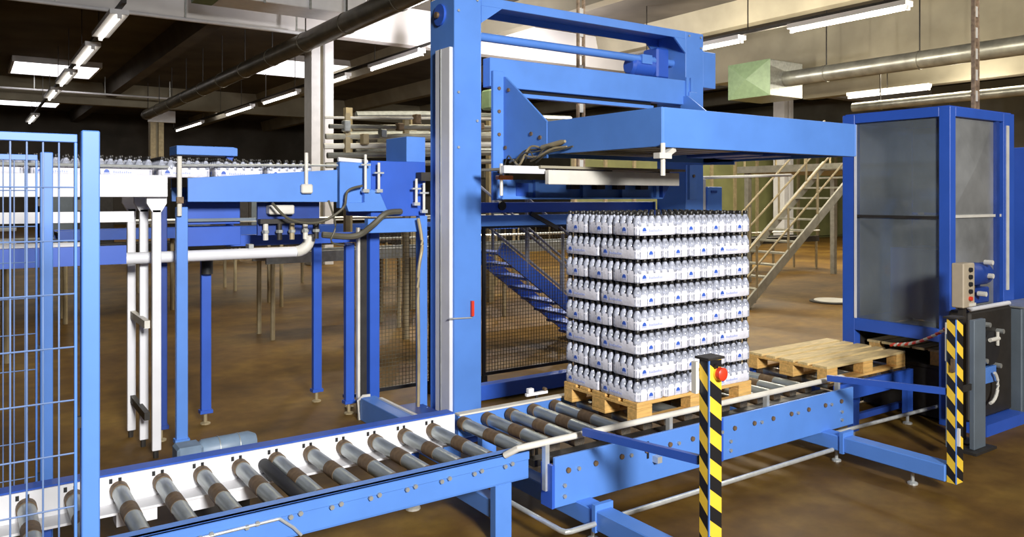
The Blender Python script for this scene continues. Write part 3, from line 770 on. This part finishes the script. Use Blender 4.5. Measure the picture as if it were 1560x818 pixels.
# gripper / sliding tray below the table
t = thing('sliding_tray', 'blue sliding tray with a pale steel channel below the lifting table', 'tray', (4.5, 5.3, 2.1))
obj('channel', MB().box(3.80, 5.28, 4.98, 5.03, 2.150, 2.265), cream, t, bevel=.004)
obj('thin_channel', MB().box(3.42, 3.82, 5.05, 5.10, 2.235, 2.295), white, t, bevel=.003)
obj('upper_plate', MB().box(3.75, 5.4, 5.02, 5.9, 2.28, 2.30), conc, t)
fr = obj('tray_frame', MB().box(3.72, 5.62, 5.58, 5.61, 2.04, 2.20).box(3.72, 5.62, 5.52, 5.61, 2.03, 2.045), blue, t, bevel=.003)
for x in (3.74, 4.08, 4.62, 5.10, 5.55):
    obj('stiffener', MB().box(x, x + .04, 5.54, 5.585, 2.045, 2.20), blue, fr)
obj('recess', MB().box(3.90, 4.03, 5.572, 5.585, 2.06, 2.17), dblue, fr)
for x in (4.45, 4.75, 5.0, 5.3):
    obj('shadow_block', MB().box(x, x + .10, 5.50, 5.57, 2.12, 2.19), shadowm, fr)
for x in (4.5, 5.2):
    obj('guide_block', MB().box(x, x + .08, 5.10, 5.58, 2.20, 2.28), shadowm, t)
obj('end_bracket', MB().prism([(5.62, 2.03), (5.74, 2.20), (5.62, 2.20)], 'y', 5.52, 5.60), dblue, t)
obj('clamp_rod', MB().tube([(3.56, 5.30, 2.06), (3.56, 5.30, 2.32)], .014, 8), cream, t, smooth=True)
obj('orange_clamp', MB().box(3.52, 3.66, 5.27, 5.33, 2.19, 2.225), orange, t, bevel=.006)
t = thing('rear_beam', 'pair of blue beams behind the lifting table, one with a round hole', 'beam', (5.4, 6.7, 1.75))
obj('upper_beam', MB().box(4.0, 6.6, 6.62, 6.70, 1.89, 1.995), dblue, t, bevel=.004)
obj('lower_beam', MB().box(4.0, 6.6, 6.62, 6.70, 1.755, 1.865), blue, t, bevel=.004)
obj('hole', MB().tube([(4.45, 6.60, 1.96), (4.45, 6.62, 1.96)], .045, 16), black, t, smooth=True)
obj('strut', MB().beam((4.8, 6.6, 1.88), (5.15, 6.6, 1.72), .03, .04), shadowm, t)
obj('post', MB().box(6.58, 6.62, 6.62, 6.70, 0.17, 1.995), dblue, t)
random.seed(3)
for k in range(7):
    y = 5.84 - k * .08
    hose([(4.03, y + .1, 2.33 + random.uniform(0, .05)), (4.00, y, 2.40 + random.uniform(-.03, .06)), (3.98, y - .12, 2.36 + random.uniform(-.03, .07)), (4.0, y - .25, 2.42 + random.uniform(-.04, .08)), (4.03, y - .4, 2.46)], .007 + .003 * (k % 2),
         ['thin black cable tangled below the side bracket, %s from the gantry', 'tan hose tangled below the side bracket, %s from the gantry'][k % 2] % ['first', 'second', 'third', 'fourth'][k // 2], [hose_m, pole_m][k % 2])['group'] = ['black cables below the bracket', 'tan hoses below the bracket'][k % 2]
tag(obj('air_cylinder', MB().tube([(4.02, 5.36, 2.47), (4.02, 5.10, 2.50), (4.02, 5.05, 2.505)], [.022, .022, .012], 12), pole_m, smooth=True), 'small tan pneumatic cylinder on the side of the lifting table', 'cylinder')

# ------------------------------------------------------------------ tall cabinet
t = thing('blue_cabinet', 'tall deep blue framed cabinet with grey sheet panels', 'cabinet', (7.8, 4.05, 0))
XA, XB, YA, YB, ZT = 7.20, 8.44, 3.55, 4.60, 2.86
for (x, y, wx, wy) in ((XA, YA, .10, .10), (XA, YB - .13, .10, .13), (XB - .22, YA, .22, .10), (XB - .1, YB - .1, .1, .1)):
    obj('post', MB().box(x, x + wx, y, y + wy, 0, ZT), dblue, t, bevel=.004)
for (z0, z1) in ((ZT - .085, ZT), (.74, .86)):
    obj('rail', MB().box(XA, XA + .08, YA + .10, YB - .13, z0, z1), dblue, t, bevel=.003)
    obj('rail', MB().box(XA + .10, XB - .22, YA, YA + .08, z0, z1), dblue, t, bevel=.003)
    obj('rail', MB().box(XA + .1, XB - .1, YB - .08, YB, z0, z1), dblue, t)
    obj('rail', MB().box(XB - .08, XB, YA + .1, YB - .1, z0, z1), dblue, t)
obj('top_sheet', MB().box(XA + .02, XB - .02, YA + .02, YB - .02, ZT, ZT + .01), dblue, t)
obj('middle_bar', MB().box(XA + .01, XA + .05, YA + .10, YB - .13, 1.85, 1.875), shadowm, t)
obj('middle_bar', MB().box(XA + .10, XB - .22, YA + .02, YA + .05, 1.86, 1.885), cream, t)
for (z0, z1) in ((.86, 1.85), (1.875, ZT - .085)):
    obj('pane', MB().box(XA + .030, XA + .036, YA + .10, YB - .13, z0, z1), glassm, t)
obj('white_edge', MB().box(XA - .006, XA, YB - .155, YB - .13, .86, ZT - .1), white, t)
# folded sheet with diagonal crease in the front bays
for (z0, z1) in ((.86, 1.86), (1.885, ZT - .085)):
    x0, x1, y = XA + .10, XB - .34, YA + .04
    mb = MB()
    zc = (z0 + z1) / 2; xc = (x0 + x1) / 2
    mb.add([(x0, y, z0), (x1, y, z0), (x1, y, z1), (x0, y, z1), (xc, y - .03, zc)], [(0, 1, 4), (1, 2, 4), (2, 3, 4), (3, 0, 4), (0, 3, 2, 1)])
    obj('crossed_sheet', mb, sheetm, t)
obj('post', MB().box(XB - .34, XB - .28, YA + .01, YA + .09, .86, ZT - .085), navy, t)
obj('light_strip', MB().box(XB - .17, XB - .12, YA - .008, YA, 1.15, ZT - .12), cream, t)
for (z0, z1) in ((.86, 1.86), (1.885, ZT - .085)):
    ya, yb = YA + .10, YB - .10
    mb = MB().add([(XB - .11, ya, z0), (XB - .11, yb, z0), (XB - .11, yb, z1), (XB - .11, ya, z1), (XB - .15, (ya + yb) / 2, (z0 + z1) / 2)], [(0, 1, 4), (1, 2, 4), (2, 3, 4), (3, 0, 4), (0, 3, 2, 1)])
    obj('crossed_sheet', mb, sheetm, t)
obj('opening_shade_box', MB().box(XA + .12, XB - .23, YA + .12, YB - .15, .02, ZR - .035), shadowm, t)  # dark box stands in for the shade inside the base opening
obj('opening_shade_back', MB().box(XA + .11, XB - .11, YB - .13, YB - .10, .02, .74), shadowm, t)  # dark sheet, painted shade at the back of the opening
obj('opening_shade_side', MB().box(XB - .13, XB - .11, YA + .11, YB - .14, ZR + .002, .74), shadowm, t)  # dark sheet, painted shade at the far end of the opening
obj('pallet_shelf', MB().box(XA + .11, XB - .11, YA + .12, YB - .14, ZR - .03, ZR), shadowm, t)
obj('back_sheet', MB().box(XA + .12, XB - .12, YB - .10, YB - .09, .86, ZT - .085), sheetm, t)
obj('inner_plate', MB().box(XA + .35, XB - .3, YA + .25, YB - .3, .88, 1.55), dblue, t)
t = thing('blue_cabinet', 'slim blue cabinet edge with pale strip behind the tall cabinet', 'cabinet', (9.3, 3.9, 0))
obj('body', MB().box(8.75, 9.6, 3.55, 4.6, 0, 2.55), dblue, t, bevel=.005)
obj('pale_strip', MB().box(8.80, 8.83, 3.54, 3.55, 1.5, 2.45), cream, t)
obj('handle', MB().box(8.95, 8.98, 3.51, 3.55, 1.2, 1.5), steel, t)

# control station and pump group by the second post
t = thing('control_box', 'beige push button box with four black buttons and one red', 'control box', (6.85, 3.25, 0))
bx = obj('case', MB().box(6.75, 6.94, 3.22, 3.32, 1.13, 1.50), beige, t, bevel=.008)
for k in range(5):
    z = 1.445 - k * .06
    obj('button', MB().tube([(6.85, 3.22, z), (6.85, 3.20, z)], .019, 12), red if k == 4 else dark, bx, smooth=True)
obj('label_plate', MB().box(6.84, 6.95, 3.215, 3.22, 1.14, 1.165), cream, bx)
obj('stand', MB().box(6.84, 6.90, 3.27, 3.31, 0, 1.13), shadowm, t)
obj('stand_base', MB().box(6.78, 6.98, 3.20, 3.38, 0, .015), shadowm, t)
t = thing('guard_panel', 'narrow grey sheet guard behind the cabinet hazard post', 'panel', (7.05, 3.3, 0))
obj('sheet', MB().box(6.63, 6.82, 3.08, 3.12, .02, 1.06), greyblue, t, bevel=.004)
obj('side_sheet', MB().box(6.28, 6.40, 3.10, 3.13, .1, .98), greyblue, t)
obj('tie', MB().box(6.40, 6.63, 3.10, 3.115, .5, .55), shadowm, t)
obj('foot', MB().box(6.55, 6.9, 3.03, 3.17, 0, .02), shadowm, t)
t = thing('grey_cabinet', 'large grey sheet metal cabinet beside the dark pump unit', 'cabinet', (8.5, 3.4, 0))
obj('body', MB().box(7.95, 9.2, 3.28, 3.53, .02, 1.03), greyblue, t, bevel=.008)
obj('door', MB().box(7.99, 8.55, 3.265, 3.28, .06, .99), greyblue, t, bevel=.004)
obj('top', MB().box(7.93, 9.22, 3.26, 3.54, 1.03, 1.045), steel, t)
obj('base', MB().box(7.98, 9.18, 3.30, 3.50, 0, .02), shadowm, t)
t = thing('pump_unit', 'dark pump unit with a pale valve between the grey guard and cabinet', 'pump', (7.45, 3.4, 0))
obj('body', MB().box(7.12, 7.90, 3.34, 3.53, .10, 1.055), shadowm, t, bevel=.02)
obj('flywheel', MB().tube([(7.42, 3.30, .72), (7.42, 3.34, .72)], .15, 20), dark, t, smooth=True)
obj('valve', MB().tube([(7.34, 3.28, .80), (7.50, 3.28, .80)], .018, 10).tube([(7.48, 3.28, .74), (7.48, 3.28, .86)], .014, 8), cream, t, smooth=True)
obj('blue_bracket', MB().box(7.2, 7.5, 3.30, 3.335, .42, .56), blue, t)
obj('blue_base', MB().box(7.15, 7.88, 3.22, 3.5, 0, .10), dblue, t)
hp = [(7.30 + .14 * math.sin(a), 3.26, .40 - .14 * math.cos(a)) for a in (PI * k / 10 for k in range(9))]
obj('curved_hose', MB().tube(hp, .014, 8), cream, t, smooth=True)
for (x, z) in ((7.3, .62), (7.55, .55), (7.6, .85), (7.35, .93)):
    obj('fitting', MB().tube([(x, 3.34, z), (x, 3.28, z)], .022, 8), steel, t, smooth=True)
t = thing('valve_block', 'dark blue motor with pale fittings on the front of the tall cabinet', 'motor', (7.45, 3.45, 1.2))
obj('motor', MB().tube([(7.25, 3.44, 1.36), (7.30, 3.44, 1.36), (7.55, 3.44, 1.36)], [.06, .10, .10], 16), navy, t, smooth=True)
obj('lower_box', MB().box(7.25, 7.6, 3.40, 3.53, 1.10, 1.24), navy, t, bevel=.01)
for (x, z) in ((7.32, 1.20), (7.45, 1.35), (7.44, 1.47)):
    obj('fitting', MB().tube([(x, 3.37, z), (x, 3.30, z)], .022, 8), cream, t, smooth=True)
obj('mount', MB().box(7.3, 7.6, 3.48, 3.545, 1.10, 1.45), navy, t)
tag(obj('white_pipe', MB().tube([(7.0, 3.30, 1.12), (7.08, 3.32, 1.085), (7.16, 3.35, 1.077), (7.88, 3.36, 1.077)], .02, 10), white, smooth=True), 'short white pipe lying across the top of the pump unit', 'pipe')
hose([(6.955, 3.24, 1.3), (6.98, 3.26, 1.2), (6.995, 3.29, 1.14)], .014, 'brown cable from the push button box to the white pipe', rust)
# red and white chain to the control stand
t = thing('barrier_chain', 'red and white barrier chain hung above the empty pallet', 'chain', (6.6, 3.6, .8))
A, B = Vector((6.78, 3.32, .98)), Vector((6.95, 3.95, .70))
N = 16
for k in range(N):
    p = A.lerp(B, k / N); q = A.lerp(B, (k + 1.15) / N)
    s = -.05 * math.sin(PI * (k + .5) / N)
    obj('link', MB().tube([p + Vector((0, 0, s)), q + Vector((0, 0, s))], .013, 6), red if k % 2 else cream, t, smooth=True)
t = thing('limit_switch', 'pale limit switch bracket where the barrier chain ends', 'switch', (6.65, 3.27, 0))
obj('stand', MB().box(6.62, 6.64, 3.26, 3.28, 0, .70), shadowm, t)
obj('bracket', MB().box(6.60, 6.66, 3.24, 3.30, .70, 1.02), cream, t, bevel=.006)
obj('switch', MB().box(6.66, 6.72, 3.22, 3.30, .86, 1.0), rust, t, bevel=.006)

# ------------------------------------------------------------------ fence on the left
wire_v = mesh_of('wire', MB().tube([(0, 0, 0), (0, 0, 1)], .0032, 6), wirem)
wire_h = mesh_of('wire', MB().tube([(0, 0, 0), (1, 0, 0)], .0032, 6), wirem)
def fence(xp, y, label, x0=-.85, htop=2.28):
    t = thing('safety_fence', label, 'fence', (xp - .4, y, 0))
    obj('post', MB().box(xp - .03, xp + .03, y - .03, y + .03, .01, htop + .015), blue, t, bevel=.004)
    obj('foot_plate', MB().box(xp - .07, xp + .07, y - .07, y + .07, 0, .01), blue, t)
    obj('post', MB().box(x0 - .06, x0, y - .03, y + .03, 0, htop + .015), blue, t, bevel=.004)
    fr = obj('panel_frame', MB().box(x0, xp - .042, y - .012, y + .012, htop - .03, htop).box(x0, xp - .042, y - .012, y + .012, .12, .15).box(xp - .052, xp - .042, y - .012, y + .012, .15, htop - .03), blue, t, bevel=.002)
    for z in (.5, 1.2, 2.0): obj('hinge', MB().box(xp - .042, xp - .03, y - .012, y + .012, z, z + .04), shadowm, fr)
    x = xp - .10
    while x > x0 + .02:
        o = inst('wire', wire_v, (x, y, .14), t); o.scale = (1, 1, htop - .16); x -= .05
    z = .33
    while z < htop - .05:
        o = inst('wire', wire_h, (x0, y - .006, z), t); o.scale = (xp - .05 - x0, 1, 1); z += .195
fence(.375, 3.30, 'light blue wire mesh safety fence in front of the roller conveyor')
fence(.358, 5.02, 'blue wire mesh safety fence standing behind the roller conveyor')

# ------------------------------------------------------------------ stairs
def stairs(name, label, x0, x1, z1, ya, yb, m, railm, steps, hr=.95, post_n=3):
    t = thing(name, label, 'stairs', ((x0 + x1) / 2, (ya + yb) / 2, 0))
    ang = (z1) / (x1 - x0)
    for y in (ya, yb):
        s = obj('stringer', MB().beam((x0, y, .09 if x1 > x0 else .09), (x1, y, z1), .04, .17), m, t)
    for i in range(steps):
        f_ = (i + .6) / steps
        obj('tread', MB().box(x0 + (x1 - x0) * f_ - .11, x0 + (x1 - x0) * f_ + .11, min(ya, yb) + .02, max(ya, yb) - .02, z1 * f_ - .02, z1 * f_ + .015), m, t)
    for y in (ya, yb):
        for dz in (hr, hr * .52):
            obj('handrail', MB().tube([(x0, y, .1 + dz), (x1, y, z1 + dz)], .02, 8), railm, t, smooth=True)
        for k in range(post_n):
            f_ = (k + .3) / post_n
            xx = x0 + (x1 - x0) * f_; zz = z1 * f_
            obj('baluster', MB().tube([(xx, y, zz), (xx, y, zz + hr)], .022, 8), railm, t, smooth=True)
    obj('foot', MB().box(min(x0, x0 + .1), max(x0, x0 + .1), min(ya, yb), max(ya, yb), 0, .05), m, t)
    return t
s = stairs('steel_stairs', 'grey steel stairs with tan handrails rising to a platform behind the stack', 11.6, 15.3, 2.75, 9.3, 10.2, stairm, pole_m, 13, post_n=4)
t = thing('platform', 'raised steel platform with railings at the top of the grey stairs', 'platform', (17.2, 10.5, 0))
obj('deck', MB().box(15.35, 19.2, 9.2, 12.6, 2.62, 2.78), stairm, t)
for (x, y) in ((15.5, 9.3), (15.5, 12.4), (19, 9.3), (19, 12.4)):
    obj('leg', MB().box(x - .06, x + .06, y - .06, y + .06, 0, 2.62), stairm, t)
for z in (3.25, 3.75):
    obj('railing', MB().tube([(15.4, 12.5, z), (19.1, 12.5, z)], .025, 8), pole_m, t)
for x in (15.5, 16.7, 17.9, 19.0):
    obj('rail_post', MB().tube([(x, 12.5, 2.78), (x, 12.5, 3.75)], .025, 8), pole_m, t)
stairs('blue_stairs', 'blue stairs with thin grey handrails seen through the mesh panel', 7.35, 5.55, 1.40, 9.1, 8.3, dblue, mat('grey_rail', (.25, .26, .32), .5), 8, post_n=3)

# ------------------------------------------------------------------ far machinery
random.seed(11)
def far_table(x, y, lx, ly, z, m, label, group, legm=pole_m, items=True):
    t = thing('far_conveyor', label, 'conveyor', (x + lx / 2, y + ly / 2, 0), group)
    obj('frame', MB().box(x, x + lx, y, y + .06, z - .16, z).box(x, x + lx, y + ly - .06, y + ly, z - .16, z), m, t)
    obj('belt', MB().box(x, x + lx, y + .06, y + ly - .06, z - .08, z - .03), shadowm, t)
    k = 0; n_ = max(2, int(lx / 1.6))
    for k in range(n_ + 1):
        xx = x + .1 + (lx - .2) * k / n_
        for yy in (y + .03, y + ly - .03):
            obj('leg', MB().tube([(xx, yy, 0), (xx, yy, z - .16)], .035, 8), legm, t, smooth=True)
    if items:
        obj('guide_rail', MB().tube([(x, y, z + .15), (x + lx, y, z + .15)], .025, 6), bright, t)
far_table(3.5, 11.2, 6.2, .7, 1.25, steel, 'long pale conveyor on tan legs behind the infeed line', None)
far_table(1.2, 14.5, 9.0, .8, 1.5, dblue, 'far blue conveyor on tan legs beyond the infeed line', None)
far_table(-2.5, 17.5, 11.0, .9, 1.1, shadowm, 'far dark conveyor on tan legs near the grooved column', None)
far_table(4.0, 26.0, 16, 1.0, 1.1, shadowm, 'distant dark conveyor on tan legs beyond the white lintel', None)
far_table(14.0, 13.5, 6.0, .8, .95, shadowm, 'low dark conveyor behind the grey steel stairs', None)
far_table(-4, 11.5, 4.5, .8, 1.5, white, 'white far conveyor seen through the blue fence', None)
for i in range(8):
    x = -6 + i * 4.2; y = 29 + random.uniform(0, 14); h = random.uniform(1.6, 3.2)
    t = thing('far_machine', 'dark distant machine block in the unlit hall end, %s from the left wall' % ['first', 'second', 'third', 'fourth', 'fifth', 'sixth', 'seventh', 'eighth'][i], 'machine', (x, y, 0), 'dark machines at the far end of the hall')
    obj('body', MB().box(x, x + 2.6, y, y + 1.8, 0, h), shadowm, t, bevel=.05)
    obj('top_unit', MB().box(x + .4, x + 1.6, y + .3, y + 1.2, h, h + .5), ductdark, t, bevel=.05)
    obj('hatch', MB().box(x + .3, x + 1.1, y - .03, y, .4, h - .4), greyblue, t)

# overhead pipe bridge left of the gantry column
t = thing('pipe_bridge', 'grey overhead pipe bridge on tan posts left of the gantry column', 'pipe rack', (7.5, 12.0, 0))
for (x, y) in ((5.45, 12.9), (6.7, 12.9), (8.4, 12.9)):
    obj('post', MB().box(x - .06, x + .06, y - .06, y + .06, 0, 3.6), pole_m, t)
for (z, dy, r) in ((3.05, 0, .06), (3.25, .25, .05), (3.45, .1, .07), (2.85, .1, .04), (3.15, .5, .06)):
    obj('pipe', MB().tube([(5.3, 12.1 + dy, z - .05), (6.5, 12.0 + dy, z + .02), (9.6, 11.8 + dy, z + .10)], r, 8), [steel, stairm, ductm][int(z * 100) % 3], t, smooth=True)
for x in (5.6, 7.3, 8.0):
    obj('cross_arm', MB().box(x, x + .08, 11.6, 12.9, 2.95, 3.02), stairm, t)
obj('green_valve', MB().box(7.55, 8.0, 11.6, 11.9, 3.60, 3.95), greenm, t, bevel=.03)
obj('valve_stem', MB().tube([(7.8, 11.75, 3.4), (7.8, 11.75, 3.6)], .05, 8), steel, t, smooth=True)
obj('valve_wheel', MB().tube([(8.15, 11.7, 3.55), (8.5, 11.7, 3.55)], .13, 10), steel, t, smooth=True)

t = thing('valve_manifold', 'small valve manifold with pale fittings under the blue infeed conveyor', 'manifold', (2.3, 6.75, 1.72))
obj('hanger_plate', MB().box(2.05, 2.60, 6.80, 6.83, 1.72, 2.005), navy, t)
obj('valve_body', MB().box(2.12, 2.34, 6.70, 6.80, 1.90, 1.98), cream, t, bevel=.01)
obj('rail', MB().box(2.05, 2.62, 6.72, 6.80, 1.82, 1.86), shadowm, t)
for k, x in enumerate((2.10, 2.22, 2.33, 2.45, 2.55)):
    f_ = obj('fitting', MB().tube([(x, 6.74, 1.68), (x, 6.74, 1.82)], .022, 8), [cream, shadowm, pole_m][k % 3], t, smooth=True)
    obj('nut', MB().tube([(x, 6.74, 1.74), (x, 6.74, 1.765)], .032, 6), steel, f_)
t = thing('filler_rack', 'cluttered grey pipe rack with small valves behind the transfer machine', 'pipe rack', (5.6, 10.2, 0))
random.seed(5)
for x in (4.3, 5.2, 6.05):
    obj('post', MB().box(x - .035, x + .035, 10.17, 10.24, 0, 3.2), pole_m, t)
for k in range(6):
    z = 2.52 + k * .13
    obj('pipe', MB().tube([(4.0, 10.2 + random.uniform(-.1, .1), z - .04), (5.0, 10.15, z), (6.7, 10.1, z + .08)], random.choice((.018, .03, .04)), 8), [stairm, ductm, cream][k % 3], t, smooth=True)
for k in range(9):
    x = 4.2 + k * .27; z = 2.55 + random.uniform(0, .6)
    obj('valve', MB().box(x, x + .09, 10.05, 10.17, z, z + random.uniform(.07, .16)), random.choice((steel, rust, cream, pole_m)), t, bevel=.01)

# small fixtures
for k, (y, z, x0, x1) in enumerate(((22.75, 6.9, -8, 8.2), (45.0, 7.3, -4, 9.5))):
    t = thing('ceiling_conduit', ['thin white conduit running below the white lintel', 'thin white conduit crossing the roof before the far beam'][k], 'conduit', ((x0 + x1) / 2, y, z))
    obj('pipe', MB().tube([(x0, y, z), (x1, y, z)], .05, 8), white, t, smooth=True)
    x = x0 + .5
    while x < x1:
        obj('clip', MB().box(x - .02, x + .02, y - .02, y + .02, z + .05, 8.2), steel, t); x += 3.1
t = thing('cable_post', 'cream cable post with a light blue box beside the far gantry column', 'post', (7.05, 6.3, 0))
obj('post', MB().box(7.05, 7.10, 6.28, 6.34, 0.012, 2.26), cream, t, bevel=.004)
obj('box', MB().box(7.10, 7.36, 6.26, 6.38, 1.60, 2.17), blue, t, bevel=.008)
obj('box_handle', MB().box(7.16, 7.26, 6.25, 6.26, 2.10, 2.125), navy, t)
obj('foot', MB().box(7.03, 7.14, 6.26, 6.36, 0, .012), shadowm, t)
obj('rail', MB().tube([(7.07, 6.31, 2.275), (9.0, 6.5, 2.34)], .018, 8), cream, t, smooth=True)
t = thing('floor_drain', 'pale round drain cover on the floor beside the grey stairs', 'drain', (13.9, 9.1, 0))
obj('rim', MB().lathe([(.42, 0), (.42, .02), (.36, .03)], 24, (13.9, 9.1, 0)), shadowm, t, smooth=True)
obj('cover', MB().lathe([(.34, .03), (.33, .045)], 24, (13.9, 9.1, 0)), cream, t, smooth=True)
t = thing('rail_sensor', 'small white sensor bracket with a brown lens beside the loaded pallet', 'sensor', (3.60, 4.87, 0))
obj('arm', MB().box(3.50, 3.70, 4.862, 4.885, .53, .55), white, t)
obj('head', MB().box(3.52, 3.57, 4.862, 4.90, .55, .585), white, t, bevel=.004)
obj('lens', MB().tube([(3.68, 4.86, .563), (3.68, 4.89, .563)], .013, 10), rust, t, smooth=True)
obj('stem', MB().box(3.59, 3.61, 4.866, 4.88, 0, .53), shadowm, t)
